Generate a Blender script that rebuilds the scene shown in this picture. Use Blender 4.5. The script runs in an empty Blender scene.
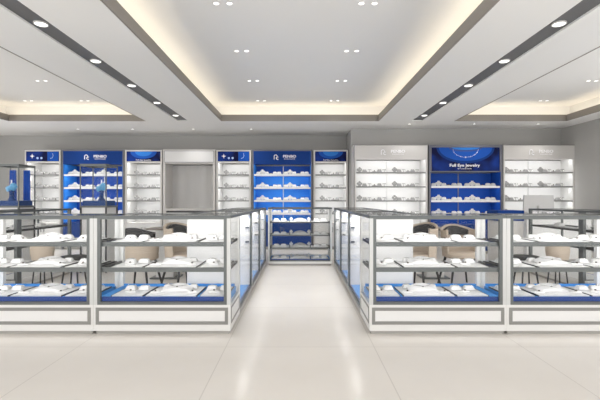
import bpy, bmesh, math, random
from mathutils import Vector, Matrix
random.seed(7)
PI = math.pi
S = bpy.context.scene
COL = S.collection

# ------------------------------------------------------------------ materials
def mat(name, col, rough=0.5, metal=0.0, spec=0.5, noise=None, coat=0.0):
    m = bpy.data.materials.new(name); m.use_nodes = True
    nt = m.node_tree; b = nt.nodes['Principled BSDF']
    b.inputs['Base Color'].default_value = (*col, 1)
    b.inputs['Roughness'].default_value = rough
    b.inputs['Metallic'].default_value = metal
    b.inputs['Specular IOR Level'].default_value = spec
    b.inputs['Coat Weight'].default_value = coat
    if noise:
        sc, amt = noise
        tc = nt.nodes.new('ShaderNodeTexCoord'); n = nt.nodes.new('ShaderNodeTexNoise')
        n.inputs['Scale'].default_value = sc; n.inputs['Detail'].default_value = 3
        mix = nt.nodes.new('ShaderNodeMix'); mix.data_type = 'RGBA'
        mix.inputs[6].default_value = (*[c*(1-amt) for c in col], 1)
        mix.inputs[7].default_value = (*[min(1, c*(1+amt)) for c in col], 1)
        nt.links.new(tc.outputs['Object'], n.inputs['Vector'])
        nt.links.new(n.outputs['Fac'], mix.inputs[0])
        nt.links.new(mix.outputs[2], b.inputs['Base Color'])
    return m

def emis(name, col, st):
    m = bpy.data.materials.new(name); m.use_nodes = True
    nt = m.node_tree; nt.nodes.clear()
    e = nt.nodes.new('ShaderNodeEmission'); o = nt.nodes.new('ShaderNodeOutputMaterial')
    e.inputs[0].default_value = (*col, 1); e.inputs[1].default_value = st
    nt.links.new(e.outputs[0], o.inputs[0]); return m

def glass_mat(name, tint, base=0.04, power=5):
    """thin architectural pane: transparent with Schlick reflection"""
    m = bpy.data.materials.new(name); m.use_nodes = True
    nt = m.node_tree; nt.nodes.clear()
    t = nt.nodes.new('ShaderNodeBsdfTransparent'); t.inputs[0].default_value = (*tint, 1)
    g = nt.nodes.new('ShaderNodeBsdfGlossy'); g.inputs['Roughness'].default_value = 0.02
    lw = nt.nodes.new('ShaderNodeLayerWeight')
    p = nt.nodes.new('ShaderNodeMath'); p.operation = 'POWER'; p.inputs[1].default_value = power
    ma = nt.nodes.new('ShaderNodeMath'); ma.operation = 'MULTIPLY_ADD'
    ma.inputs[1].default_value = 1-base; ma.inputs[2].default_value = base
    mx = nt.nodes.new('ShaderNodeMixShader'); o = nt.nodes.new('ShaderNodeOutputMaterial')
    nt.links.new(lw.outputs['Facing'], p.inputs[0]); nt.links.new(p.outputs[0], ma.inputs[0])
    nt.links.new(ma.outputs[0], mx.inputs[0]); nt.links.new(t.outputs[0], mx.inputs[1])
    nt.links.new(g.outputs[0], mx.inputs[2]); nt.links.new(mx.outputs[0], o.inputs[0])
    return m

M = {}
M['white'] = mat('white_lacquer', (.68, .68, .67), .35)
M['panel'] = mat('white_panel', (.70, .70, .70), .3)
M['steel'] = mat('brushed_steel', (.13, .14, .14), .38, .55, noise=(60, .08))
M['steel_top'] = mat('grey_steel_profile', (.11, .12, .12), .35, .5)
M['basetrim'] = mat('grey_base_moulding', (.24, .24, .23), .4, .2)
M['post'] = mat('pale_silver_post', (.56, .57, .565), .35, .2)
M['toe'] = mat('grey_toe_kick', (.36, .35, .33), .5)
M['black'] = mat('black_metal', (.02, .02, .022), .45)
M['deck'] = mat('blue_velvet_deck', (.05, .25, .62), .75, noise=(200, .06))
M['navy'] = mat('navy_trim', (.012, .05, .24), .5)
M['tray'] = mat('white_leather_tray', (.56, .56, .56), .55, noise=(90, .02))
M['display'] = mat('white_leatherette', (.60, .60, .60), .55, noise=(80, .02))
M['greydisp'] = mat('grey_leatherette', (.27, .27, .27), .6, noise=(80, .03))
M['gem'] = mat('dark_gem', (.10, .08, .07), .15, .3)
M['gold'] = mat('silver_chain', (.55, .55, .53), .25, .9)
M['glass'] = glass_mat('clear_glass', (.992, .995, .995), .006, 12)
M['glass_top'] = glass_mat('clear_glass_top', (.985, .99, .99), .03)
M['wall'] = mat('grey_wall_paint', (.40, .395, .385), .8, noise=(3, .02))
M['ceil'] = mat('ceiling_paint', (.83, .83, .82), .9, noise=(2, .01))
M['lip'] = mat('champagne_cove_lip', (.26, .24, .215), .5, .1)
M['strip'] = mat('dark_ceiling_channel', (.13, .13, .135), .5)
M['royal'] = mat('royal_blue_panel', (.006, .042, .215), .6, spec=.15, noise=(20, .05))
M['bright'] = mat('bright_blue_panel', (.03, .21, .68), .6, spec=.2, noise=(20, .04))
M['deepblue'] = mat('deep_blue_panel', (.008, .065, .36), .6, spec=.2, noise=(20, .04))
M['cabframe'] = mat('greige_cabinet_frame', (.60, .585, .57), .4)
M['cabtrim'] = mat('dark_cabinet_trim', (.13, .135, .16), .4, .3)
M['cabshelf'] = mat('pale_shelf', (.62, .62, .62), .4)
M['sign'] = mat('white_sign_letters', (.9, .9, .92), .4)
M['niche'] = mat('niche_grey', (.66, .655, .65), .7)
M['tan'] = mat('tan_upholstery', (.50, .42, .34), .8, noise=(60, .06))
M['dark'] = mat('charcoal_upholstery', (.028, .028, .03), .7, noise=(60, .1))
M['brownmetal'] = mat('bronze_table_top', (.22, .19, .165), .35, .2)
M['monitor'] = mat('grey_monitor_shell', (.46, .46, .46), .4, .1)
M['lightblue'] = mat('pale_blue_silk', (.11, .38, .68), .4, noise=(30, .15))
M['bluecloth'] = mat('blue_cloth', (.012, .10, .50), .6, noise=(14, .35))
M['bluevelvet'] = mat('blue_velvet', (.015, .06, .22), .8, noise=(14, .15))
M['led'] = emis('led_strip', (1, .98, .95), 6)
M['lamp'] = emis('downlight_lens', (1, .98, .94), 2.5)

def poster_mat(name, kind):
    """printed poster: dark blue with a lighter shape (generic necklace plate / blue gradient blobs)"""
    m = bpy.data.materials.new(name); m.use_nodes = True
    nt = m.node_tree; b = nt.nodes['Principled BSDF']; b.inputs['Roughness'].default_value = .08
    tc = nt.nodes.new('ShaderNodeTexCoord'); n = nt.nodes.new('ShaderNodeTexNoise')
    n.inputs['Scale'].default_value = 3.5 if kind == 'a' else 2.2; n.inputs['Detail'].default_value = 1
    b.inputs['Specular IOR Level'].default_value = .15; b.inputs['Roughness'].default_value = .6
    r = nt.nodes.new('ShaderNodeValToRGB')
    r.color_ramp.elements[0].position = .38; r.color_ramp.elements[0].color = (.003, .006, .05, 1)
    r.color_ramp.elements[1].position = .68; r.color_ramp.elements[1].color = (.008, .04, .26, 1)
    nt.links.new(tc.outputs['Object'], n.inputs['Vector']); nt.links.new(n.outputs['Fac'], r.inputs[0])
    nt.links.new(r.outputs[0], b.inputs['Base Color']); return m
M['poster'] = poster_mat('dark_blue_poster_print', 'a')
M['plate1'] = mat('printed_blue_plate', (.012, .085, .42), .6, spec=.15)
M['plate2'] = mat('printed_pale_plate', (.03, .19, .60), .6, spec=.15)

def floor_mat():
    m = bpy.data.materials.new('polished_beige_tile'); m.use_nodes = True
    nt = m.node_tree; b = nt.nodes['Principled BSDF']
    tc = nt.nodes.new('ShaderNodeTexCoord'); mp = nt.nodes.new('ShaderNodeMapping')
    mp.inputs['Location'].default_value = (.58, .35, 0)
    br = nt.nodes.new('ShaderNodeTexBrick'); br.offset = 0
    br.inputs['Color1'].default_value = (.715, .685, .65, 1); br.inputs['Color2'].default_value = (.735, .705, .67, 1)
    br.inputs['Mortar'].default_value = (.60, .57, .54, 1); br.inputs['Scale'].default_value = 1
    br.inputs['Mortar Size'].default_value = .0035; br.inputs['Brick Width'].default_value = 1.16
    br.inputs['Row Height'].default_value = 1.16
    n = nt.nodes.new('ShaderNodeTexNoise'); n.inputs['Scale'].default_value = 1.6; n.inputs['Detail'].default_value = 6
    mix = nt.nodes.new('ShaderNodeMix'); mix.data_type = 'RGBA'; mix.blend_type = 'MULTIPLY'; mix.inputs[0].default_value = .25
    r = nt.nodes.new('ShaderNodeValToRGB')
    r.color_ramp.elements[0].position = .3; r.color_ramp.elements[0].color = (.80, .78, .76, 1)
    r.color_ramp.elements[1].position = .7; r.color_ramp.elements[1].color = (1, 1, 1, 1)
    nt.links.new(tc.outputs['Object'], mp.inputs[0]); nt.links.new(mp.outputs[0], br.inputs['Vector'])
    nt.links.new(tc.outputs['Object'], n.inputs['Vector']); nt.links.new(n.outputs['Fac'], r.inputs[0])
    nt.links.new(br.outputs['Color'], mix.inputs[6]); nt.links.new(r.outputs[0], mix.inputs[7])
    nt.links.new(mix.outputs[2], b.inputs['Base Color'])
    b.inputs['Roughness'].default_value = .2; b.inputs['Specular IOR Level'].default_value = .08
    return m
M['floor'] = floor_mat()

# ------------------------------------------------------------------ mesh helpers
def box(bm, x0, x1, y0, y1, z0, z1, bev=0):
    if x1 < x0: x0, x1 = x1, x0
    if y1 < y0: y0, y1 = y1, y0
    if z1 < z0: z0, z1 = z1, z0
    vs = [bm.verts.new(p) for p in ((x0,y0,z0),(x1,y0,z0),(x1,y1,z0),(x0,y1,z0),(x0,y0,z1),(x1,y0,z1),(x1,y1,z1),(x0,y1,z1))]
    fs = [bm.faces.new([vs[i] for i in q]) for q in ((3,2,1,0),(4,5,6,7),(0,1,5,4),(1,2,6,5),(2,3,7,6),(3,0,4,7))]
    if bev:
        es = list({e for f in fs for e in f.edges})
        bmesh.ops.bevel(bm, geom=es, offset=bev, segments=2, affect='EDGES', profile=.5)
def boxes(*bs, bev=0):
    bm = bmesh.new()
    for b in bs: box(bm, *b, bev=bev)
    return bm
def ring_xz(bm, x0, x1, z0, z1, w, y0, y1, wt=None, wb=None):
    """closed rectangular frame in the XZ plane"""
    wt = w if wt is None else wt; wb = w if wb is None else wb
    o = [(x0,z0),(x1,z0),(x1,z1),(x0,z1)]; i = [(x0+w,z0+wb),(x1-w,z0+wb),(x1-w,z1-wt),(x0+w,z1-wt)]
    V = [[bm.verts.new((x,y,z)) for x,z in c] for y in (y0,y1) for c in (o,i)]
    fo, fi, bo, bi = V
    for k in range(4):
        j = (k+1) % 4
        bm.faces.new((fo[k],fo[j],fi[j],fi[k])); bm.faces.new((bo[j],bo[k],bi[k],bi[j]))
        bm.faces.new((fo[j],fo[k],bo[k],bo[j])); bm.faces.new((fi[k],fi[j],bi[j],bi[k]))
def ring_xy(bm, x0, x1, y0, y1, w, z0, z1):
    b2 = bmesh.new(); ring_xz(b2, x0, x1, y0, y1, w, -z1, -z0)
    b2.transform(Matrix(((1,0,0,0),(0,0,1,0),(0,-1,0,0),(0,0,0,1))))
    me = bpy.data.meshes.new('t'); b2.to_mesh(me); b2.free(); bm.from_mesh(me); bpy.data.meshes.remove(me)
def extrude_poly(bm, pts, y0, y1):
    """pts in XZ, extruded along y"""
    a = [bm.verts.new((x,y0,z)) for x,z in pts]; b = [bm.verts.new((x,y1,z)) for x,z in pts]
    bm.faces.new(a); bm.faces.new(b[::-1])
    n = len(pts)
    for k in range(n): bm.faces.new((a[k], b[k], b[(k+1)%n], a[(k+1)%n]))
def lathe(bm, prof, seg=20, c=(0,0,0)):
    rows = [[bm.verts.new((c[0]+r*math.cos(2*PI*k/seg), c[1]+r*math.sin(2*PI*k/seg), c[2]+z)) for k in range(seg)] for r,z in prof]
    for a,b in zip(rows, rows[1:]):
        for k in range(seg): bm.faces.new((a[k],a[(k+1)%seg],b[(k+1)%seg],b[k]))
    bm.faces.new(rows[0][::-1]); bm.faces.new(rows[-1])
def tube(bm, p, q, r0, r1=None, seg=10):
    r1 = r0 if r1 is None else r1
    p, q = Vector(p), Vector(q); d = (q-p); L = d.length
    b2 = bmesh.new(); lathe(b2, [(r0,0),(r1,L)], seg)
    b2.transform(Matrix.Translation(p) @ d.to_track_quat('Z','Y').to_matrix().to_4x4())
    me = bpy.data.meshes.new('t'); b2.to_mesh(me); b2.free(); bm.from_mesh(me); bpy.data.meshes.remove(me)

def link(name, data, parent=None):
    o = bpy.data.objects.new(name, data); COL.objects.link(o)
    if parent: o.parent = parent
    return o
def obj(name, bm, m, parent=None, smooth=False, loc=None):
    bmesh.ops.recalc_face_normals(bm, faces=bm.faces)
    me = bpy.data.meshes.new(name); bm.to_mesh(me); bm.free()
    me.materials.append(M[m] if isinstance(m, str) else m)
    if smooth:
        for p in me.polygons: p.use_smooth = True
        me.set_sharp_from_angle(angle=math.radians(38))
    o = link(name, me, parent)
    if loc: o.location = loc
    return o
def tag(o, label, cat, group=None):
    o['label'] = label; o['category'] = cat
    if group: o['group'] = group
    return o
def thing(name, label, cat, loc=(0,0,0), rz=0, group=None):
    o = link(name, None); o.location = loc; o.rotation_euler = (0,0,rz)
    return tag(o, label, cat, group)
def struct(name, bm, m, parent=None):
    o = obj(name, bm, m, parent); o['kind'] = 'structure'; return o
def dup(root, loc, rz=0, label=None, group=None, scale=None):
    r = root.copy(); COL.objects.link(r); r.location = loc; r.rotation_euler = (0,0,rz)
    if scale: r.scale = scale
    if label: r['label'] = label
    if 'group' in r and group is None: del r['group']
    if group: r['group'] = group
    for ch in list(root.children):
        c = ch.copy(); COL.objects.link(c); c.parent = r
        for g in list(ch.children):
            d = g.copy(); COL.objects.link(d); d.parent = c
    return r
def area(name, loc, sx, sy, power, col=(1,1,1), rot=(0,0,0), spread=PI):
    l = bpy.data.lights.new(name, 'AREA'); l.shape = 'RECTANGLE'; l.size = sx; l.size_y = sy
    l.energy = power; l.color = col; l.spread = spread
    o = link(name, l); o.location = loc; o.rotation_euler = rot
    return o

# ------------------------------------------------------------------ constants
H = 1.15; XR = 5.87; XL = -8.0; YB = -1.6
ZC = H + 1.6            # lower ceiling
ZU = H + 1.94           # upper (recess) ceiling
Y0 = 3.42; DEP = .525; Y1 = Y0 + DEP
W = 1.173; A = .594
YEND = 8.1

# ------------------------------------------------------------------ room
struct('floor', boxes((XL, XR, YB, 9.96, -.1, 0)), 'floor')
struct('wall_back', boxes((XL, 1.15, 9.95, 10.1, 0, ZC+.6), (1.15, XR+.15, 9.0, 9.2, 0, ZC+.6), (1.15, 1.3, 9.2, 9.95, 0, ZC+.6)), 'wall')
struct('wall_right', boxes((XR, XR+.15, 6.6, 9.0, 0, ZC+.6), (XR, XR+.15, YB, 6.6, 2.55, ZC+.6), (XR, XR+.15, YB, 6.6, 0, .12)), 'wall')
struct('wall_left', boxes((XL-.15, XL, 8.6, 10.1, 0, ZC+.6), (XL-.15, XL, YB, 8.6, 2.55, ZC+.6), (XL-.15, XL, YB, 8.6, 0, .12)), 'wall')
for n_, x_, y1_ in ((1, XL-.09, 8.6), (2, XR+.05, 6.6)):  # unseen framed side openings, added so world light floods the room
    bm = bmesh.new(); k_ = 5
    for q in range(k_+1):
        yy = YB+.0 + (y1_-YB-.05)*q/k_; box(bm, x_, x_+.05, yy, yy+.05, .12, 2.55)
    box(bm, x_, x_+.05, YB, y1_, .12, .17); box(bm, x_, x_+.05, YB, y1_, 2.5, 2.55)
    struct(f'added_light_opening_{n_}', bm, 'steel')
# lower ceiling slabs (thickness .05), then recess upper ceiling and upstands
rec = [(-1.6, 1.6), (-5.9, -3.12), (3.12, 5.4)]
YN = -1.1
t = .04
slabs = [(XL, XR, YEND, 9.95, ZC, ZC+t), (XL, -5.9, YB, YEND, ZC, ZC+t), (-3.12, -2.474, YB, YEND, ZC, ZC+t),
         (-2.264, -1.6, YB, YEND, ZC, ZC+t), (1.6, 2.264, YB, YEND, ZC, ZC+t), (2.474, 3.12, YB, YEND, ZC, ZC+t),
         (5.4, XR, YB, YEND, ZC, ZC+t)] + [(a, b, YB, YN, ZC, ZC+t) for a, b in rec]
struct('ceiling', boxes(*slabs, (XL, XR, YB, 9.95, ZU, ZU+.05)), 'ceil')
up = []
for a, b in rec:
    a2, b2 = a-.2, b+.2
    up += [(a2, b2, YEND+.2, YEND+.24, ZC+t, ZU), (a2-.04, a2, YN-.2, YEND+.2, ZC+t, ZU), (b2, b2+.04, YN-.2, YEND+.2, ZC+t, ZU), (a2, b2, YN-.24, YN-.2, ZC+t, ZU)]
struct('trim_upstands', boxes(*up), 'ceil')
bm = bmesh.new()
for a, b in rec:
    box(bm, a+.002, b-.002, YEND-.016, YEND-.001, ZC-.003, ZC+.125)
    box(bm, a+.001, a+.016, YN+.02, YEND-.016, ZC-.003, ZC+.125)
    box(bm, b-.016, b-.001, YN+.02, YEND-.016, ZC-.003, ZC+.125)
    box(bm, a+.002, b-.002, YN+.002, YN+.02, ZC-.003, ZC+.125)
struct('trim_cove_lips', bm, 'lip')
bm = bmesh.new()
box(bm, -2.474, -2.264, YB, YEND, ZC+.02, ZC+.035); box(bm, 2.264, 2.474, YB, YEND, ZC+.02, ZC+.035)
struct('trim_lighting_channels', bm, 'strip')
struct('baseboard_back', boxes((XL, -6.5, 9.935, 9.95, 0, .1)), 'cabframe')
struct('baseboard_right', boxes((XR-.015, XR, YB, 8.5, 0, .1)), 'cabframe')

# cove LED light (lamps hidden in the cove, on the ledge behind the lip)
CW = (1, .85, .64)
for i, (a, b) in enumerate(rec):
    L = YEND - YN
    e = .08
    area('cove_lamp', ((a+b)/2, YEND+.1, ZC+.06), b-a, .03, 13*(b-a)*e, CW, (PI, 0, 0))
    for x in (a-.1, b+.1):
        area('cove_lamp', (x, (YEND+YN)/2, ZC+.06), .03, L, 13*L*e, CW, (PI, 0, 0))

# downlights
def annulus(bm, ro, ri, z0, z1, seg=24):
    P = [[bm.verts.new((r_*math.cos(2*PI*k/seg), r_*math.sin(2*PI*k/seg), z)) for k in range(seg)] for r_, z in ((ro,z0),(ro,z1),(ri,z1),(ri,z0))]
    for i in range(4):
        for k in range(seg): bm.faces.new((P[i][k], P[i][(k+1)%seg], P[(i+1)%4][(k+1)%seg], P[(i+1)%4][k]))
def make_downlight(r, ringm):
    root = thing('downlight', 'x', 'downlight')
    bm = bmesh.new(); annulus(bm, r, r*.84, 0, .012); obj('trim_ring', bm, ringm, root, True)
    bm = bmesh.new(); lathe(bm, [(r*.83, 0.001), (r*.83, .004)], 24); obj('lens', bm, 'lamp', root)
    return root
def lamp_light(x, y, z, p, ang=1.9):
    l = bpy.data.lights.new('downlight_beam', 'SPOT'); l.energy = p; l.spot_size = ang; l.spot_blend = .8; l.shadow_soft_size = .05
    l.color = (1, .97, .93)
    o = link('downlight_beam', l); o.location = (x, y, z-.03)
proto = make_downlight(.062, 'cabframe'); first = True
side = {-1: 'left', 1: 'right'}
ordn = ['first', 'second', 'third', 'fourth', 'fifth']
def put_dl(x, y, z, label, group=None, scale=None):
    global first
    if first:
        proto.location = (x, y, z); proto['label'] = label
        if group: proto['group'] = group
        if scale: proto.scale = scale
        first = False
    else: dup(proto, (x, y, z), 0, label, group, scale)
ys = [7.62, 6.63, 5.63, 4.64, 3.66]
for s in (-1, 1):
    for k, y in enumerate(ys):
        put_dl(s*2.37, y, ZC+.006, f'round downlight in the {side[s]} dark ceiling channel, {["farthest from the camera","second from the far end","in the middle","second nearest the camera","nearest the camera"][k]}', 'downlights in the dark channels')
    for k, y in enumerate((7.62, 5.63, 3.66, 1.7, -.3)):
        lamp_light(s*2.37, y, ZC, 9)
for ci, (x, yl) in enumerate([(-.76, (3.94, 5.2, 6.5, 7.8)), (.67, (3.94, 5.2, 6.5, 7.8)), (-4.2, (6.5, 7.8)), (3.7, (5.2, 6.5, 7.8)), (-5.3, (7.8,)), (4.75, (6.5, 7.8))]):
    where = ['left row of the middle recess', 'right row of the middle recess', 'left recess, row nearer the channel', 'right recess, row nearer the channel', 'left recess, outer row', 'right recess, outer row'][ci]
    for y in yl:
        w2 = {3.94: 'nearest', 5.2: 'second nearest', 6.5: 'third nearest', 7.8: 'farthest'}[y]
        for s in (-1, 1):
            put_dl(x+s*.065, y, ZU-.006, f'{side[s]} lamp of the {w2} pair of small downlights, {where}', 'paired downlights in the recesses', (.54, .54, .6))
    for y in (7.8, 5.2, 3.94, 1.3):
        lamp_light(x, y, ZU, 6)
for k, (x, y) in enumerate([(-5, 9.0), (-3.77, 9.0), (-2.4, 9.0), (-1.1, 9.0), (2.3, 8.4), (3.66, 8.4), (5.0, 8.4)]):
    put_dl(x, y, ZC-.006, f'tiny downlight in the rear soffit above the {["far left white cabinet", "left blue cabinet", "empty niche", "cabinets left of the aisle end", "left wide white cabinet", "necklace poster cabinet", "right wide white cabinet"][k]}', 'tiny soffit downlights', (.5, .5, .5))
    lamp_light(x, y, ZC, 16)

# ------------------------------------------------------------------ text
def text_mesh(s, size, depth=.004, align='CENTER', bold=0.0):
    c = bpy.data.curves.new('txt', 'FONT'); c.body = s; c.size = size; c.extrude = depth/2; c.align_x = align
    c.offset = bold; c.resolution_u = 3
    o = bpy.data.objects.new('txt', c); COL.objects.link(o)
    dg = bpy.context.evaluated_depsgraph_get()
    me = bpy.data.meshes.new_from_object(o.evaluated_get(dg)); bpy.data.objects.remove(o); bpy.data.curves.remove(c)
    return me
def add_text(name, s, size, loc, m, parent, sx=1.0, bold=0.0):
    me = text_mesh(s, size, bold=bold); me.materials.clear(); me.materials.append(M[m])
    me.transform(Matrix.Scale(sx, 4, (1,0,0))); me.transform(Matrix.Rotation(PI/2, 4, 'X'))
    o = link(name, me, parent); o.location = loc; return o
def logo_mark(parent, x, z, y, s, m):
    """monogram: a P stroke looping over a C stroke"""
    bm = bmesh.new(); w = s*.15
    def arc(cx, cz, r, a0, a1, n=12):
        for k in range(n):
            p, q = a0+(a1-a0)*k/n, a0+(a1-a0)*(k+1)/n
            pts = [(cx+rr*math.cos(math.radians(a)), cz+rr*math.sin(math.radians(a))) for rr, a in ((r-w/2,p),(r+w/2,p),(r+w/2,q),(r-w/2,q))]
            extrude_poly(bm, pts, y, y+.004)
    box(bm, x-s*.5, x-s*.5+w, y, y+.004, z-s*.45, z+s*.3)
    arc(x-s*.12, z+s*.16, s*.31, 170, -50)
    arc(x+s*.26, z-s*.2, s*.24, 50, 310)
    box(bm, x-s*.12, x+s*.1, y, y+.004, z-s*.22, z-s*.10)
    return obj('logo_mark', bm, m, parent)

# ------------------------------------------------------------------ display pieces (prototypes are used by the first copy)
def trap(bm, w, wt, d, dt, h, z0=0, bev=.006):
    lo = [(-w/2,-d/2),(w/2,-d/2),(w/2,d/2),(-w/2,d/2)]; hi = [(-wt/2,-dt/2),(wt/2,-dt/2),(wt/2,dt/2),(-wt/2,dt/2)]
    a = [bm.verts.new((x,y,z0)) for x,y in lo]; b = [bm.verts.new((x,y,z0+h)) for x,y in hi]
    fs = [bm.faces.new(a[::-1]), bm.faces.new(b)] + [bm.faces.new((a[k],a[(k+1)%4],b[(k+1)%4],b[k])) for k in range(4)]
    bmesh.ops.bevel(bm, geom=list({e for f in fs for e in f.edges}), offset=bev, segments=3, affect='EDGES', profile=.5)
def mk_cushion(m='display'):
    r = thing('bracelet_cushion', 'x', 'bracelet cushion')
    bm = bmesh.new(); trap(bm, .105, .07, .09, .05, .048); obj('pad', bm, m, r, True)
    bm = bmesh.new()
    for k in range(14):
        a0 = PI*k/13; 
    # bracelet band over the pad
    pts = [(-.046,.014),(-.036,.047),(-.012,.0545),(.012,.0545),(.036,.047),(.046,.014)]
    for p, q in zip(pts, pts[1:]): tube(bm, (p[0], -.004, p[1]), (q[0], -.004, q[1]), .0022, seg=6)
    obj('bracelet', bm, 'gold', r, True)
    return r
def mk_ringpad(m='display'):
    r = thing('ring_pad', 'x', 'ring display')
    bm = bmesh.new(); lathe(bm, [(.048,0),(.05,.006),(.044,.012),(.02,.016)], 24)
    bmesh.ops.scale(bm, vec=(1, .62, 1), verts=bm.verts); obj('pad', bm, m, r, True)
    bm = bmesh.new(); lathe(bm, [(.004,.012),(.010,.019),(.007,.026),(.002,.027)], 8); obj('ring_stone', bm, 'gem', r)
    return r
def mk_arch(m='display'):
    r = thing('necklace_ramp', 'x', 'necklace display')
    bm = bmesh.new()
    n = 16; prof = [(-.15,0)] + [(-.15+.30*k/n, .016+.042*math.sin(PI*k/n)**.8) for k in range(n+1)] + [(.15,0)]
    a = [bm.verts.new((x, -.055, z*.45)) for x, z in prof]; b = [bm.verts.new((x, .05, z*1.0)) for x, z in prof]
    bm.faces.new(a); bm.faces.new(b[::-1])
    for k in range(len(prof)): bm.faces.new((a[k], b[k], b[(k+1)%len(prof)], a[(k+1)%len(prof)]))
    obj('ramp', bm, m, r, True)
    bm = bmesh.new(); lathe(bm, [(.003,.030),(.009,.037),(.003,.045)], 8, (0,-.02,0)); obj('pendant', bm, 'gem', r)
    bm = bmesh.new()
    P = [Vector((.1*math.cos(t_), -.02+.0*t_, .028+.012*math.cos(t_*2+PI))) for t_ in [PI+PI*k/10 for k in range(11)]]
    P = [Vector((-.09+.18*k/10, .02-.045*math.sin(PI*k/10), .046-.012*math.sin(PI*k/10)+.008*math.sin(PI*k/10))) for k in range(11)]
    for p, q in zip(P, P[1:]): tube(bm, p, q, .002, seg=5)
    obj('chain', bm, 'gold', r)
    return r
def mk_bust(m='greydisp'):
    r = thing('necklace_bust', 'x', 'necklace bust')
    bm = bmesh.new()
    prof = [(-.035,0),(.035,0),(.03,.008),(.018,.02),(.05,.055),(.052,.075),(.04,.092),(.02,.10),(.014,.125),(-.014,.125),(-.02,.10),(-.04,.092),(-.052,.075),(-.05,.055),(-.018,.02),(-.03,.008)]
    extrude_poly(bm, prof, -.014, .014); obj('neck_form', bm, m, r)
    bm = bmesh.new()
    P = [Vector((.028*math.cos(a), -.017, .098+.035*math.sin(a))) for a in [PI+PI*k/8 for k in range(9)]]
    for p, q in zip(P, P[1:]): tube(bm, p, q, .0022, seg=5)
    obj('necklace', bm, 'gold', r)
    return r
def mk_earring(m='greydisp'):
    r = thing('earring_stand', 'x', 'earring stand')
    bm = bmesh.new(); lathe(bm, [(.022,0),(.022,.006),(.004,.010),(.004,.07)], 12); obj('post', bm, m, r, True)
    bm = boxes((-.03, .03, -.006, .006, .066, .076), bev=.002); obj('crossbar', bm, m, r)
    for s in (-1, 1):
        bm = bmesh.new(); lathe(bm, [(.002,.045),(.006,.052),(.002,.064)], 6, (s*.024, -.009, 0)); obj('earring', bm, 'gold', r)
    return r
PROTO = {}
def place(kind, mk, loc, label, group=None, rz=0, scale=None, variant='w'):
    key = kind+variant
    if key not in PROTO:
        r = mk('display' if variant == 'w' else 'greydisp'); PROTO[key] = r
        r.location = loc; r.rotation_euler = (0,0,rz); r['label'] = label
        if group: r['group'] = group
        if scale: r.scale = scale
        return r
    return dup(PROTO[key], loc, rz, label, group, scale)

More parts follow.
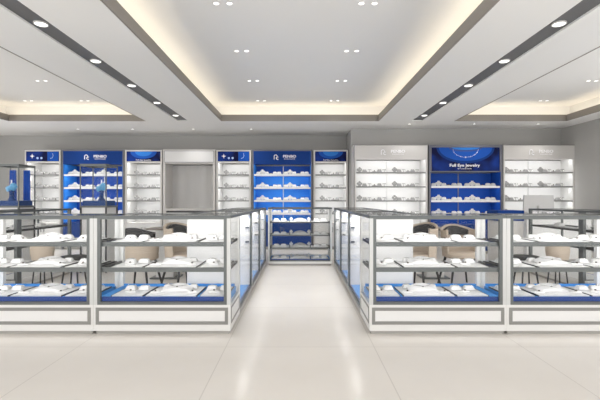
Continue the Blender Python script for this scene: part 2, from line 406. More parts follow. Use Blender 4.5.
# ------------------------------------------------------------------ showcase
def showcase(name, label, cat, loc, rz, w, style, group=None, shelves=(.787, .568), trim='steel', sides=()):
    """local frame: x across (centred), y 0 = customer front .. DEP = back, z up"""
    r = thing(name, label, cat, loc, rz, group)
    h = w/2 - .001; D = DEP; ztop = 1.017
    zb = .253 if style == 'front' else .07
    deck = .31 if style == 'front' else .105
    # plinth + base
    obj('plinth', boxes((-h+.015, h-.015, .02, D-.02, 0, .03)), 'toe', r)
    obj('base', boxes((-h, h, 0, D, .03, zb)), 'toe' if style == 'aisle' else 'white', r)
    if style == 'front':
        bm = bmesh.new()
        ring_xz(bm, -h+.02, h-.02, .085, .230, .027, -.004, .0)
        obj('base_trim', bm, 'basetrim', r)
        obj('base_panel', boxes((-h+.05, h-.05, -.0025, 0, .115, .202)), 'panel', r)
        for s in sides:
            bm = bmesh.new(); ring_xz(bm, .03, D-.03, .085, .230, .018, 0, .004)
            bm.transform(Matrix.Rotation(PI/2, 4, 'Z')); bm.transform(Matrix.Translation((s*h + (.004 if s > 0 else 0), 0, 0)))
            obj('side_trim', bm, 'basetrim', r)
    # deck with navy front fascia
    obj('deck', boxes((-h+.03, h-.03, .035, D-.035, zb, deck)), 'deck' if style != 'outer' else 'panel', r)
    obj('deck_fascia', boxes((-h+.034, h-.034, .026, .034, zb+.022 if style == 'front' else zb, deck+.006)), 'navy', r)
    obj('rear_fascia', boxes((-h+.044, h-.044, D-.033, D-.02, deck-.03, deck+.02)), 'deck' if style == 'front' else 'panel', r)
    pw = .031 if style in ('front', 'end') else .012
    for s in (-1, 1):
        x0, x1 = (s*h, s*(h-pw))
        obj('post', boxes((x0, x1, 0, pw, zb, ztop-.025)), 'post', r)
        if style != 'aisle':
            obj('post', boxes((s*h, s*(h-.04), D-.04, D, zb, ztop-.025)), 'white' if style in ('front', 'end') else trim, r)
    # front glass frame
    bm = bmesh.new()
    fw = .027 if style == 'front' else (.010 if style == 'end' else .024)
    ring_xz(bm, -h+pw, h-pw, zb, ztop-.025, fw, .002, .026, wt=.008 if style == 'front' else .004, wb=.025)
    obj('front_frame', bm, trim, r)
    bm = bmesh.new(); ring_xy(bm, -h, h, 0, D, .035, ztop-.025, ztop); obj('top_frame', bm, 'steel_top' , r)
    obj('top_glass', boxes((-h+.035, h-.035, .035, D-.035, ztop-.010, ztop-.004)), 'glass_top', r)
    obj('front_glass', boxes((-h+pw+fw, h-pw-fw, .010, .015, zb+.025, ztop-.05)), 'glass', r)
    if style == 'aisle':
        for s in (-1, 1):
            obj('end_panel', boxes((s*h, s*(h-.012), .027 if pw < .027 else pw, D-.02, zb, ztop-.025)), 'panel', r)
        obj('back_door', boxes((-h, -.001, D-.018, D-.004, zb, ztop-.025)), 'panel', r)
        obj('back_door', boxes((.001, h, D-.018, D-.004, zb, ztop-.025)), 'panel', r)
    else:
        for s in (-1, 1):
            obj('side_glass', boxes((s*(h-.006), s*(h-.011), pw, D-.04, zb, ztop-.025)), 'glass', r)
    if style == 'aisle':
        for z in shelves:
            for s in (-1, 1): obj('shelf_bracket', boxes((s*(h-.013), s*(h-.035), .036, .08, z-.035, z-.017)), 'steel', r)
        shelves = ()
    for z in shelves:
        sh = obj('shelf', boxes((-h+.037, h-.037, .034, D-.05, z-.016, z-.008)), 'glass', r)
        if style == 'front':
            obj('shelf_profile', boxes((-h+.035, h-.035, .027, .034, z-.038, z)), trim, sh)
            for s in (-1, 1):
                obj('shelf_bracket', boxes((s*(h-.014), s*(h-.036), .04, D-.05, z-.030, z-.009)), 'black', sh)
        elif style == 'aisle':
            for s in (-1, 1): obj('shelf_bracket', boxes((s*(h-.013), s*(h-.035), .036, .08, z-.035, z-.017)), 'steel', sh)
        else:
            obj('shelf_profile', boxes((-h+.05, h-.05, D-.05, D-.038, z-.030, z)), 'black' if style == 'outer' else trim, sh)
            obj('shelf_profile', boxes((-h+.06, h-.06, .027, .034, z-.022, z)), trim, sh)
            for s in (-1, 1): obj('shelf_bracket', boxes((s*(h-.02), s*(h-.045), .04, D-.05, z-.030, z-.004)), 'black', sh)
    # LED strip under the top frame at the front
    led = boxes((-h+.06, h-.06, .036, .044, ztop-.026, ztop-.018))
    obj('led_strip', led, 'white', r)
    return r

zs_front = {'top shelf': .787, 'middle shelf': .568, 'blue deck': .31}
# small cuts: (left edge, right edge) of the three trays measured from the aisle-far side of the unit
cuts = [(.125, .405), (.418, .870), (.895, 1.135)]
front_units = [(-1, 1, 'front showcase at far left'), (-1, 0, 'front showcase left of aisle'), (1, 0, 'front showcase right of aisle'), (1, 1, 'front showcase at far right'),
               (-1, 2, ''), (1, 2, '')]
tray_proto = {}
def tray(w, d, loc, label, group, rz=0):
    key = round(w, 3)
    if key in tray_proto: return dup(tray_proto[key], loc, rz, label, group)
    r = thing('jewellery_tray', label, 'jewellery tray', loc, rz, group)
    obj('base', boxes((-w/2+.004, w/2-.004, -d/2, d/2, 0, .010), bev=.002), 'tray', r)
    for s in (-1, 1): obj('dark_edge', boxes((s*w/2, s*(w/2-.0065), -d/2, d/2, 0, .011)), 'black', r)
    tray_proto[key] = r
    return r
for s, k, desc in front_units:
    cx = s*(A + W*(k+.5))
    lab = {(-1,1): 'grey framed glass showcase at the far left of the front row, white panelled base',
           (-1,0): 'grey framed glass showcase of the front row on the left side of the aisle',
           (1,0): 'grey framed glass showcase of the front row on the right side of the aisle',
           (1,1): 'grey framed glass showcase at the far right of the front row, white panelled base',
           (-1,2): 'glass showcase at the left end of the front row, mostly outside the frame',
           (1,2): 'glass showcase at the right end of the front row, mostly outside the frame'}[(s,k)]
    showcase('glass_showcase', lab, 'display case', (cx, Y0, 0), 0, W, 'front', sides=(-s,) if k == 0 else ())
    area('showcase_lamp', (cx, Y0+.055, .978), W-.2, .03, 3.0, (1, .98, .96), (1.0, 0, 0))
    for zl, pl in ((.745, 1.7), (.526, 1.7)):  # added fill below each shelf to brighten the lower trays
        area('added_shelf_fill', (cx, Y0+.052, zl), W-.2, .02, pl, (1, .98, .96), (1.0, 0, 0))
    if k == 2: continue
    for sn, z in zs_front.items():
        zt = (z if sn == 'blue deck' else z-.008)+.0006
        for ti, (a, b) in enumerate(cuts):
            # a measured from outer edge
            xa = s*(A+W*(k+1)) - s*a; xb = s*(A+W*(k+1)) - s*b
            x = (xa+xb)/2; w = abs(b-a)
            tn = ['outer', 'middle', 'aisle-side'][ti]
            tl = {0: 'small', 1: 'wide', 2: 'small'}[ti]
            dpt = .36
            yc = Y0 + .045 + dpt/2 + (0 if sn != 'blue deck' else .01)
            tray(w, dpt, (x, yc, zt), f'{tl} white jewellery tray, {tn} of three on the {sn}, {desc}', 'white trays in the front showcases')
            zz = zt+.0112
            short = f'{tn} tray, {sn}, {desc}'
            if ti == 1:
                place('arch', mk_arch, (x, yc+.02, zz), f'white necklace ramp, {short}', 'necklace ramps in the front showcases', scale=(.88, 1.05, 1.0))
                for q in (-1, 1):
                    place('cush', mk_cushion, (x+q*.12, yc+.12, zz), f'{side[q]} cushion behind ramp, {short}', 'bracelet cushions in the front showcases', scale=(.8, .7, .7))
                    place('ringpad', mk_ringpad, (x+q*.165, yc-.09, zz), f'{side[q]} ring pad, {short}', 'ring pads in the front showcases')
            else:
                for q in (-1, 1):
                    place('cush', mk_cushion, (x+q*.062, yc+.06, zz), f'{side[q]} white cushion, {short}', 'bracelet cushions in the front showcases', scale=(.95, .9, .75))
                place('ringpad', mk_ringpad, (x-.02, yc-.06, zz), f'round white ring pad, {short}', 'ring pads in the front showcases')

# aisle runs
LEN = (7.0-Y1)/3
for s in (-1, 1):
    for k in range(3):
        yc = Y1 + .001 + LEN*(k+.5)
        n = ['nearest', 'middle', 'farthest'][k]
        showcase('aisle_showcase', f'glass showcase with low blue deck along the {side[s]} side of aisle, {n} of three', 'display case',
                 (s*A, yc, 0), PI/2 if s < 0 else -PI/2, LEN, 'aisle', 'showcases lining the aisle', shelves=(.835, .66))
        area('showcase_lamp', (s*(A+.07), yc, .975), .03, LEN-.15, 7, (1, .98, .96), (0, s*-.4, 0))
# outer runs
LO = (6.28-Y1)/2
for s in (-1, 1):
    for k in range(2):
        yc = Y1 + .001 + LO*(k+.5)
        showcase('side_showcase', f'open-backed glass showcase on the outer {side[s]} side of the island, {["nearer the front row", "nearer the rear wall"][k]}', 'display case',
                 (s*4.113, yc, 0), PI/2 if s > 0 else -PI/2, LO, 'outer', 'outer side showcases', shelves=(.77, .55))
        tray(LO-.14, .40, (s*3.85, yc, .1056), f'long white tray on the low blue deck of outer {side[s]} showcases, {["front", "rear"][k]} unit', 'long trays in the outer showcases', PI/2)
        for z, sn in ((.77, 'upper'), (.55, 'lower')):
            for q in (-1, 1):
                x = s*3.86; y = yc+q*.26
                place('cush', mk_cushion, (x, y, z-.0072), f'{"near" if q<0 else "far"} white cushion, {sn} shelf, {["front","rear"][k]} unit of outer {side[s]} showcases', 'bracelet cushions in the outer showcases', rz=s*PI/2, scale=(1.4, 1.2, 1))

# cross counter at the aisle end
CWD = 2*A-.06
showcase('aisle_end_showcase', 'glass showcase with three shelves closing the far end of aisle', 'display case', (0, 7.03, 0), 0, CWD, 'end', shelves=(.765, .535, .315))
area('showcase_lamp', (0, 7.1, .975), 1.0, .03, 4, (1, .98, .96), (.7, 0, 0))
for z, sn in ((.757, 'top shelf'), (.527, 'middle shelf'), (.307, 'lower shelf'), (.105, 'blue deck')):
    z0 = z
    for ti, x in enumerate((-.36, 0, .36)):
        tn = ['left', 'middle', 'right'][ti]
        d_ = 'the showcase closing the aisle'
        tray([.32, .36, .32][ti], .30, (x*.97, 7.222, z0+.0006), f'white jewellery tray, {tn} of three on the {sn} of {d_}', 'white trays in the aisle end showcase')
        if ti == 0: z += .0118
        if ti == 1:
            place('arch', mk_arch, (x, 7.22, z), f'white necklace ramp on the {sn} of {d_}', 'displays in the aisle end showcase', scale=(.8, 1.1, 1.0))
            for q in (-1, 1):
                place('bustw', mk_bust, (x+q*.16, 7.25, z), f'{side[q]} white bust beside necklace ramp on {sn} of {d_}', 'busts in the aisle end showcase', scale=(.6, 1, .6))
        else:
            for q in (-1, 1):
                place('cush', mk_cushion, (x+q*.065, 7.2, z), f'white cushion, {side[q]} of {tn} pair, {sn} of {d_}', 'displays in the aisle end showcase', scale=(1.1, 1, .85))

# ------------------------------------------------------------------ wall cabinets
def px(x, d): return (x-300)*d/400
ZT = 2.33
SH = (1.746, 1.442, 1.138, .835)
def cabinet(label, x0, x1, yf, yb, kind, desc, nrow, first_row=0):
    r = thing('wall_cabinet', label, 'display cabinet', ((x0+x1)/2, yf, 0))
    w = (x1-x0)/2 - .001; d = yb - yf - .002
    blue = kind in ('blue', 'poster')
    fm = 'cabtrim' if blue else 'cabframe'
    th = .035 if kind != 'narrow' else .045
    hb = 1.99 if kind != 'narrow' else 2.03      # underside of header
    if kind == 'wide': hb = 2.03
    if kind == 'poster': hb = 1.75
    bm = bmesh.new()
    for s in (-1, 1): box(bm, s*w, s*(w-th), 0, d, 0, ZT)
    box(bm, -w+th, w-th, 0, d, ZT-.035, ZT)
    obj('carcass', bm, fm, r)
    inner = 'white' if not blue else 'deepblue'
    for s in (-1, 1):
        obj('side_lining', boxes((s*(w-th), s*(w-th-.012), .01, d-.02, .62, hb)), 'white' if kind in ('narrow', 'wide') else ('bright' if kind == 'blue' else 'deepblue'), r)
    # back panels, one per bay
    zz = [hb] + [z for z in SH if z < hb] + [.62]
    for a, b in zip(zz, zz[1:]):
        m_ = 'panel' if not blue else ('deepblue' if (kind == 'poster' or a == hb or 'left' in desc) else 'bright')  # blue cabinets' top bay: shade put into the darker panel colour
        obj('back_panel', boxes((-w+th+.012, w-th-.012, d-.03, d-.015, b, a-.001)), m_, r)
    if kind != 'narrow':
        obj('rear_upright', boxes((-.009, .009, d-.045, d-.03, .62, hb)), 'cabshelf' if not blue else ('cabshelf' if kind == 'blue' else 'cabtrim'), r)
    # header
    if kind == 'narrow':
        obj('header', boxes((-w+th, w-th, .004, .2, hb, ZT-.035)), 'cabframe', r)
        p = obj('poster', boxes((-w+th+.003, w-th-.003, -.002, .004, hb+.025, ZT-.045)), 'poster', r)
    elif kind == 'poster':
        bm = bmesh.new(); ring_xz(bm, -w+th, w-th, hb, ZT-.035, .02, 0, .03); obj('header_frame', bm, 'cabtrim', r)
        p = obj('poster', boxes((-w+th+.02, w-th-.02, .012, .03, hb+.02, ZT-.055)), 'poster', r)
        obj('header', boxes((-w+th, w-th, .03, .2, hb, ZT-.035)), 'cabtrim', r)
    else:
        p = obj('header', boxes((-w+th, w-th, .004, .2, hb, ZT-.035)), 'royal' if kind == 'blue' else 'cabframe', r)
        zc = (hb+ZT-.03)/2 + .01
        cxo = .10 if kind == 'blue' else .08
        logo_mark(r, -.22+cxo-.02, zc-.005, -.004, .115, 'sign')
        add_text('brand_text', 'PENBO', .085, (.09+cxo-.02, .003, zc-.012), 'sign', r, sx=1.15, bold=.002)
        add_text('brand_subtitle', 'SHOWCASE', .036, (.09+cxo-.02, .003, zc-.058), 'sign', r, sx=1.35)
    # shelves
    for i, z in enumerate(SH):
        if z > hb - .1: continue
        sh = obj('shelf', boxes((-w+th+.012, w-th-.012, .02, d-.03, z-.012, z)), 'cabshelf' if blue else 'glass' if False else 'cabshelf', r)
        obj('shelf_edge', boxes((-w+th+.012, w-th-.012, .012, .0195, z-(.022 if not blue else .034), z+(.004 if not blue else .008))), 'greydisp' if not blue else 'sign', sh)
    # lower cupboard
    obj('lower_cupboard', boxes((-w+th, w-th, .012, d, .06, .62)), 'royal' if blue else 'cabframe', r)
    for s in (-1, 1):
        dr = obj('door', boxes((s*.003, s*(w-th-.003), 0.0, .012, .08, .60)), 'royal' if blue else 'panel', r)
        obj('handle', boxes((s*.03, s*.042, -.012, 0, .40, .52)), 'steel', dr)
    obj('toe_kick', boxes((-w+th, w-th, .03, d, 0, .06)), 'toe', r)
    if kind in ('narrow', 'wide'):
        bm = bmesh.new(); ring_xz(bm, -w, w, .0, ZT, .012, -.004, 0); obj('edge_trim', bm, 'basetrim', r)
    return r, w, th, d, hb

def poster_small(r, w, th, kind, hb):
    hw = w-th-.003; zc = (hb+.025+ZT-.045)/2; hh = (ZT-.045-hb-.025)/2
    if kind == 'stars':
        bm = bmesh.new()
        pts = []
        for k in range(8):
            a = PI/2+k*PI/4; rr = .055 if k % 2 == 0 else .02
            pts.append((-hw*.62+rr*math.cos(a), zc+.005+rr*math.sin(a)))
        extrude_poly(bm, pts, -.006, -.002); obj('printed_star', bm, 'sign', r)
        for q in (-.3, -.06):
            bm = bmesh.new()
            extrude_poly(bm, [(hw*q+.026*math.cos(2*PI*k/14), zc-.04+.026*math.sin(2*PI*k/14)) for k in range(14)], -.006, -.002)
            obj('printed_earring', bm, 'plate_pale', r)
        bm = bmesh.new(); box(bm, hw*.3, hw*.98, -.003, -.002, zc-hh+.004, zc+hh-.004); obj('printed_panel', bm, 'plate1', r)
        bm = bmesh.new()
        P = [(hw*.62, -.0045, zc+.07), (hw*.66, -.0045, zc+.02), (hw*.62, -.0045, zc-.03), (hw*.48, -.0045, zc-.05)]
        for p, q in zip(P, P[1:]): tube(bm, p, q, .006, seg=6)
        obj('printed_chain', bm, 'plate_pale', r)
    else:
        bm = bmesh.new()
        pts = [(hw*.78*math.cos(a), zc+hh-.004-hh*1.45*math.sin(a)) for a in [PI*k/20 for k in range(21)]]
        extrude_poly(bm, pts, -.004, -.002); obj('printed_plate', bm, 'plate1', r); bm = bmesh.new()
        pts = [(hw*.5*math.cos(a), zc+hh-.004-hh*.95*math.sin(a)) for a in [PI*k/20 for k in range(21)]]
        extrude_poly(bm, pts, -.0055, -.004); obj('printed_plate', bm, 'plate2', r)
        add_text('poster_text', 'Full Eye Jewelry', .045, (0, -.005, zc-hh+.014), 'sign', r, sx=1.25)
M['plate_pale'] = mat('printed_pale_blue', (.45, .6, .9), .3)

def row_items(x0, x1, y, z, desc, sn, variant, n, glabel, col):
    cyc = ['bust', 'cush', 'ear', 'ringpad', 'cush', 'ear']
    if variant == 'w': cyc = ['cush', 'bust', 'cush', 'ringpad', 'cush', 'cush']
    fn = {'bust': mk_bust, 'cush': mk_cushion, 'ear': mk_earring, 'ringpad': mk_ringpad}
    nm = {'bust': 'necklace bust', 'cush': 'bracelet cushion', 'ear': 'earring stand', 'ringpad': 'ring pad'}
    for k in range(n):
        x = x0 + (x1-x0)*(k+.5)/n; c = cyc[k % 6]
        sc = {'bust': (1.15, .9, .95), 'cush': (1.0, .9, 1.35), 'ear': (1.3, 1, .95), 'ringpad': (1.15, 1, 1.9)}[c]
        if variant == 'w': sc = (sc[0]*1.12, sc[1]*1.1, sc[2]*1.05)
        place(c, fn[c], (x, y, z+.0008), f'small {col} {nm[c]} on the {sn} shelf of {desc}', f'{nm[c]}s on the {sn} shelf of {desc}', scale=sc, variant=variant)

YL, YLB = 9.35, 9.95
YR, YRB = 8.55, 9.0
cabs = [
 ('narrow white display cabinet at the far left under a starry blue poster', 24, 61, YL, YLB, 'narrow', 'the far left narrow cabinet', 'stars'),
 ('tall blue display cabinet behind the blue glass vitrine on the left', 61.5, 124, YL, YLB, 'blue', 'the blue cabinet at left', None),
 ('narrow white display cabinet between the left blue cabinet and the grey niche', 124.5, 162.5, YL, YLB, 'narrow', 'the narrow cabinet left of niche', 'plate'),
 ('narrow white display cabinet just right of the grey niche, starry blue poster', 215.7, 251.5, YL, YLB, 'narrow', 'the narrow cabinet right of niche', 'stars'),
 ('tall blue display cabinet with bright blue back above the aisle end', 252, 312.5, YL, YLB, 'blue', 'the central blue cabinet', None),
 ('narrow white display cabinet in the corner beside the wall step', 313, 348.5, YL, YLB, 'narrow', 'the narrow cabinet by wall step', 'plate'),
 ('wide white display cabinet left of the necklace poster cabinet', 354, 428, YR, YRB, 'wide', 'the left wide white cabinet', None),
 ('wide blue display cabinet with a large necklace poster as its header', 429, 502.5, YR, YRB, 'poster', 'the poster cabinet', None),
 ('wide white display cabinet behind the grey computer monitor', 503, 575.5, YR, YRB, 'wide', 'the right wide white cabinet', None),
]
for lab, p0, p1, yf, yb, kind, desc, pk in cabs:
    x0, x1 = px(p0, yf), px(p1, yf)
    r, w, th, d, hb = cabinet(lab, x0, x1, yf, yb, kind, desc, 4)
    cx = (x0+x1)/2
    if pk: poster_small(r, w, th, pk, hb)
    if kind == 'poster':
        hw = w-th-.02; zt = ZT-.055
        def ell(rx, rz_, y0_, y1_, m_, zc_):
            bm = bmesh.new(); pts = [(rx*math.cos(a), min(zt-.002, zc_-rz_*math.sin(a))) for a in [PI*k/28 for k in range(29)]]
            extrude_poly(bm, pts, y0_, y1_); obj('printed_plate', bm, m_, r)
        ell(.62, .335, .0095, .012, 'royal', zt-.002)
        ell(.57, .285, .008, .0095, 'plate1', zt-.002)
        ell(.36, .09, .0065, .008, 'navy', zt-.002)
        ell(.30, .05, .005, .0065, 'plate2', zt-.002)
        P = [(.27*math.cos(a), .006, zt-.04-.17*math.sin(a)) for a in [PI*k/16 for k in range(17)]]
        bm = bmesh.new()
        for p, q in zip(P, P[1:]): tube(bm, p, q, .002, seg=5)
        for p in P[2:-2:2]: lathe(bm, [(.002,-.009),(.009,0),(.002,.009)], 6, p)
        lathe(bm, [(.003,-.018),(.018,0),(.003,.018)], 8, P[8]); obj('printed_necklace', bm, 'sign', r)
        add_text('poster_text', 'Full Eye Jewelry', .085, (-.02, .009, hb+.115), 'sign', r, sx=1.2, bold=.0015)
        add_text('poster_subtitle', 'BY COLLECTION', .030, (-.02, .009, hb+.06), 'sign', r, sx=1.3)
    # items
    names = {1.746: 'top', 1.442: 'second', 1.138: 'third', .835: 'fourth'}
    for z in SH:
        if z > hb-.1: continue
        sn = names[z]
        xa, xb = x0+th+.05, x1-th-.05
        if kind == 'narrow': row_items(xa+.08, xb-.02, yf+.15, z, desc, sn, 'g', 6, '', 'grey')
        elif kind == 'wide':
            row_items(xa, cx-.06, yf+.14, z, desc, sn, 'g', 6, '', 'grey'); row_items(cx+.06, xb-.06, yf+.14, z, desc, sn, 'g', 6, '', 'grey')
        else:
            row_items(xa, cx-.03, yf+.14, z, desc, sn, 'w', 6, '', 'white'); row_items(cx+.03, xb, yf+.14, z, desc, sn, 'w', 6, '', 'white')
    # cabinet lamps under header and under each shelf
    zz = [hb] + [z-.022 for z in SH if z < hb-.1]
    for i, z in enumerate(zz):
        pw = {'narrow': 2.3, 'wide': 3.1, 'blue': 3.2, 'poster': 2.4}[kind]
        if kind == 'blue' and i == 0: pw = 2.0
        if kind == 'poster': pw = .8 if i == 0 else 1.8
        area('cabinet_lamp', (cx, yf+.055, z-.006), (x1-x0)-.16, .02, pw, (1, .99, .97), (.6, 0, 0))

# grey niche unit
nx0, nx1 = px(163, YL), px(215.2, YL)
cx = (nx0+nx1)/2; r = thing('niche_unit', 'empty grey niche unit with a blank pale header between narrow cabinets', 'niche', (cx, YL, 0))
w = (nx1-nx0)/2-.001; d = YLB-YL-.002
bm = bmesh.new()
for s in (-1, 1): box(bm, s*w, s*(w-.05), 0, d, 0, ZT)
box(bm, -w+.05, w-.05, 0, d, ZT-.035, ZT)
obj('carcass', bm, 'cabframe', r)
obj('header', boxes((-w+.05, w-.05, .02, .3, 2.0, ZT-.035)), 'cabframe', r)
bm = bmesh.new(); ring_xz(bm, -w+.03, w-.03, 2.03, ZT-.03, .008, -.004, 0); obj('header_outline', bm, 'cabtrim', r)
obj('header_panel', boxes((-w+.038, w-.038, -.003, 0, 2.038, ZT-.038)), 'panel', r)
# curved back
bm = bmesh.new(); n = 48; F = []; 
for k in range(n+1):
    u = -w+.05+(2*w-.1)*k/n; v = d-.06-.03*abs(math.sin(k*PI*3.5/n))**1.5
    F.append((u, v))
F2 = F + [(w-.05, d-.01), (-w+.05, d-.01)]
a = [bm.verts.new((x,y,.95)) for x,y in F2]; b = [bm.verts.new((x,y,2.0)) for x,y in F2]
bm.faces.new(a[::-1]); bm.faces.new(b)
for k in range(len(F2)): bm.faces.new((a[k], a[(k+1)%len(F2)], b[(k+1)%len(F2)], b[k]))
obj('fluted_back', bm, 'niche', r, True)
obj('ledge', boxes((-w+.05, w-.05, -.01, d-.01, .91, .95)), 'cabframe', r)
obj('lower_cupboard', boxes((-w+.05, w-.05, .02, d-.01, 0, .91)), 'cabframe', r)

# low rear counter in front of the niche
r = thing('low_counter', 'low white counter with black edged top standing before the grey niche', 'counter', (-1.72, 6.55, 0))
obj('top', boxes((-.46, .46, 0, .4, .945, .97)), 'panel', r)
bm = bmesh.new(); ring_xy(bm, -.468, .468, -.008, .408, .008, .943, .972); obj('edge_trim', bm, 'black', r)
obj('body', boxes((-.44, .44, .02, .39, .06, .945)), 'panel', r)
obj('toe_kick', boxes((-.42, .42, .05, .37, 0, .06)), 'toe', r)

# ------------------------------------------------------------------ vitrines at left
def vitrine(x, y, label):
    r = thing('glass_vitrine', label, 'vitrine', (x, y, 0), 0)
    w, d, z0, z1 = .21, .40, 1.05, 1.72
    obj('pedestal', boxes((-w+.02, w-.02, .02, d-.02, .05, z0-.02)), 'panel', r)
    bm = bmesh.new()
    for sx in (-1, 1):
        for yy in (0, d-.02): box(bm, sx*w, sx*(w-.02), yy, yy+.02, 0, z0-.02)
    obj('pedestal_frame', bm, 'black', r)
    bm = bmesh.new()
    ring_xy(bm, -w, w, 0, d, .02, z0-.02, z0+.01); ring_xy(bm, -w, w, 0, d, .024, z1-.035, z1)
    for sx in (-1, 1):
        for yy in (0, d-.014): box(bm, sx*w, sx*(w-.014), yy, yy+.014, z0+.01, z1-.035)
    obj('case_frame', bm, 'steel', r)
    obj('floor_panel', boxes((-w+.02, w-.02, .02, d-.02, z0-.015, z0-.005)), 'navy', r)
    obj('velvet_plinth', boxes((-w+.025, w-.025, .03, d-.03, z0-.005, z0+.09), bev=.012), 'bluevelvet', r)
    for nme, b in (('front_glass', (-w+.014, w-.014, .004, .008, z0+.01, z1-.035)), ('rear_glass', (-w+.014, w-.014, d-.008, d-.004, z0+.01, z1-.035)),
              ('side_glass', (w-.008, w-.004, .014, d-.014, z0+.01, z1-.035)), ('side_glass', (-w+.004, -w+.008, .014, d-.014, z0+.01, z1-.035)), ('top_glass', (-w+.024, w-.024, .024, d-.024, z1-.012, z1-.006))):
        obj(nme, boxes(b), 'glass', r)
    return r, z0+.0905
def bust(x, y, z, label, s=1.0):
    r = thing('scarf_bust', label, 'display bust', (x, y, z))
    bm = bmesh.new(); lathe(bm, [(.065,0),(.06,.02),(.04,.05),(.035,.14),(.05,.18),(.03,.2)], 20); obj('stand', bm, 'bluevelvet', r, True)
    bm = bmesh.new(); lathe(bm, [(.03,.17),(.085,.20),(.11,.25),(.09,.29),(.045,.31),(.025,.325)], 24)
    for v in bm.verts:
        v.co.y *= .6; v.co.z += .03*math.sin(v.co.x*28)*(1 if v.co.z > .2 else 0)
    obj('silk_shoulders', bm, 'lightblue', r, True)
    bm = bmesh.new(); lathe(bm, [(.02,.315),(.012,.34),(.011,.39),(.02,.395)], 12); obj('neck', bm, 'sign', r, True)
    r.scale = (s*.85,)*3
    return r
v, zp = vitrine(-3.26, 6.30, 'steel framed glass vitrine with pale blue bust before the left blue cabinet')
bust(-3.22, 6.49, zp, 'pale blue silk bust on velvet plinth before the left blue cabinet')
v, zp = vitrine(-4.64, 6.30, 'steel framed glass vitrine with blue cloth drapes at the left edge')
bust(-4.68, 6.49, zp, 'pale blue silk bust between blue cloth drapes at the left edge')
for s in (-1, 1):
    bm = bmesh.new(); n = 18
    F = [(-.04+.11*k/n, .012*math.sin(k*1.1)) for k in range(n+1)]
    F2 = F + [(x, y+.008) for x, y in reversed(F)]
    a = [bm.verts.new((x,y,0)) for x,y in F2]; b = [bm.verts.new((x*.9,y,.5)) for x,y in F2]
    bm.faces.new(a[::-1]); bm.faces.new(b)
    for k in range(len(F2)): bm.faces.new((a[k], a[(k+1)%len(F2)], b[(k+1)%len(F2)], b[k]))
    o = obj('cloth_drape', bm, 'bluecloth', None, True, loc=(-4.655+s*.115, 6.62, zp+.001))
    tag(o, f'blue cloth drape on the {side[s]} of the pale bust inside left edge vitrine', 'drape', 'cloth drapes in the left edge vitrine')

# reception box with blue top band (right)
r = thing('service_counter', 'small grey service counter with navy top band behind the right showcases', 'counter', (3.33, 6.32, 0))
obj('body', boxes((-.2, .2, 0, .35, .05, .82)), 'cabframe', r)
obj('top_band', boxes((-.21, .21, -.01, .36, .82, .985), bev=.004), 'royal', r)
obj('toe_kick', boxes((-.18, .18, .03, .32, 0, .05)), 'toe', r)
# cashier desk + monitor
r = thing('cashier_desk', 'white cashier desk behind the outer right showcases, carrying a monitor', 'desk', (4.75, 7.3, 0))
obj('top', boxes((-.6, .6, 0, .6, .80, .84), bev=.004), 'panel', r)
obj('front_panel', boxes((-.57, .57, .03, .05, .06, .80)), 'panel', r)
for s in (-1, 1): obj('side_panel', boxes((s*.57, s*.59, .03, .57, 0, .80)), 'white', r)
r = thing('computer_monitor', 'grey all-in-one computer monitor seen from behind before a white cabinet', 'monitor', (4.48, 7.5, .8405))
bm = bmesh.new(); extrude_poly(bm, [(-.29, .09), (.29, .09), (.275, .40), (-.275, .40)], 0, .03); obj('screen_shell', bm, 'monitor', r)
obj('screen', boxes((-.265, .265, .03, .033, .12, .385)), 'black', r)
bm = bmesh.new(); box(bm, -.09, .09, -.06, .12, 0, .01, bev=.003); box(bm, -.03, .03, -.04, 0, .01, .2, bev=.004); obj('stand', bm, 'monitor', r)
bm = bmesh.new(); lathe(bm, [(.022,0),(.022,.003)], 20); bm.transform(Matrix.Rotation(PI/2, 4, 'X')); bm.transform(Matrix.Translation((0, 0, .17))); obj('round_badge', bm, 'sign', r)

# ------------------------------------------------------------------ chairs
def tub_chair(loc, rz, label, ztop=.80, scale=1.0, outer=False):
    r = thing('tub_chair', label, 'chair', loc, rz)
    def shell(z0, z1, r0, r1, th, a0=-25, a1=205, flare=.0):
        bm = bmesh.new(); n = 24; rows = []
        for rr, z in ((r0, z0), (r1, z1), (r1-th, z1), (r0-th, z0)):
            row = []
            for k in range(n+1):
                a = math.radians(a0+(a1-a0)*k/n)
                zz = z - (.07*abs(math.cos(a))**2 if z == z1 else 0)
                row.append(bm.verts.new((rr*math.cos(a), .02+rr*.9*math.sin(a), zz)))
            rows.append(row)
        for i in range(4):
            A_, B_ = rows[i], rows[(i+1)%4]
            for k in range(n): bm.faces.new((A_[k], A_[k+1], B_[k+1], B_[k]))
        for k in (0, n): bm.faces.new([rows[i][k] for i in range(4)])
        return bm
    zm = ztop-.13 if outer else ztop-.012
    obj('backrest', shell(.40, zm, .22, .245, .03), 'tan', r, True)
    obj('back_cushion', shell(zm-.072, ztop, .2495, .25, .05, 15, 165) if outer else shell(ztop-.16, ztop-.035, .203, .209, .03, 30, 150), 'dark', r, True)
    bm = bmesh.new(); lathe(bm, [(.18,.38),(.215,.40),(.215,.44),(.19,.465),(.05,.47)], 28); obj('seat', bm, 'tan', r, True)
    for sx in (-1, 1):
        for sy in (-1, 1):
            bm = bmesh.new(); tube(bm, (sx*.21, .02+sy*.19, 0), (sx*.13, .02+sy*.12, .39), .012, .018); obj('leg', bm, 'black', r, True)
    r.scale = (scale,)*3
    return r
tub_chair((-2.06, 5.2, 0), PI-.15, 'tan tub chair with charcoal back cushion inside the left island, seen from behind', .82, .98, True)
tub_chair((-1.50, 5.15, 0), .9, 'tan tub chair with charcoal back half hidden behind the left aisle showcases', .87)
tub_chair((2.14, 5.35, 0), .1, 'tan tub chair with charcoal back cushion inside the right island', .83)
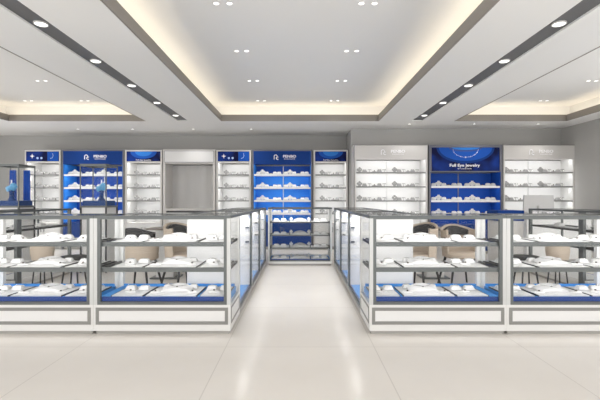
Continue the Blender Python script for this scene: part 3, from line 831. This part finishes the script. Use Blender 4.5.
tub_chair((1.52, 5.15, 0), -.9, 'tan tub chair with charcoal back half hidden behind the right aisle showcases', .87)
def stool(loc, label, tan):
    r = thing('lounge_stool' if tan else 'padded_stool', label, 'stool', loc)
    if tan:
        bm = bmesh.new(); lathe(bm, [(.10,.36),(.15,.42),(.17,.52),(.165,.60),(.13,.64),(.05,.65)], 28); obj('seat', bm, 'tan', r, True)
    else:
        bm = bmesh.new(); lathe(bm, [(.14,.385),(.17,.395),(.175,.42),(.15,.445),(.05,.45)], 28); obj('seat', bm, 'dark', r, True)
    for sx in (-1, 1):
        for sy in (-1, 1):
            bm = bmesh.new(); tube(bm, (sx*.11, sy*.11, 0), (sx*.07, sy*.07, .40 if tan else .39), .009, .012); obj('leg', bm, 'black', r, True)
    if tan: r.scale = (.78, .78, 1)
    return r
for s in (-1, 1):
    stool((s*3.2, 4.97, 0), f'rounded tan stool on black legs inside the {side[s]} island by the outer showcases', True)
    stool((s*2.85, 5.05, 0), f'low black padded stool inside the {side[s]} island', False)
for s in (-1, 1):
    r = thing('pedestal_table', f'small bronze topped table on white pedestal between the {side[s]} island chairs', 'table', (s*1.98, 5.95, 0))
    obj('top', boxes((-.24, .24, -.2, .2, .715, .74), bev=.006), 'brownmetal', r)
    obj('pedestal', boxes((-.13, .13, -.1, .1, .02, .715)), 'panel', r)
    obj('foot', boxes((-.2, .2, -.16, .16, 0, .02), bev=.004), 'steel', r)

# ------------------------------------------------------------------ world, camera
wd = bpy.data.worlds.new('World'); S.world = wd; wd.use_nodes = True
bg = wd.node_tree.nodes['Background']; bg.inputs[0].default_value = (1, .985, .965, 1); bg.inputs[1].default_value = 2.6
cam = bpy.data.cameras.new('Camera'); co = link('Camera', cam); S.camera = co
co.location = (0, 0, H); co.rotation_euler = (PI/2, 0, 0)
cam.sensor_width = 36; cam.lens = 36*400/600; cam.clip_end = 100
S.view_settings.view_transform = 'Standard'; S.view_settings.look = 'None'; S.view_settings.gamma = 1
S.view_settings.exposure = 0.0
S.cycles.use_denoising = True
S.cycles.max_bounces = 10; S.cycles.transparent_max_bounces = 24; S.cycles.diffuse_bounces = 6
S.cycles.glossy_bounces = 5
S.cycles.sample_clamp_indirect = 4
S.cycles.caustics_reflective = False; S.cycles.caustics_refractive = False
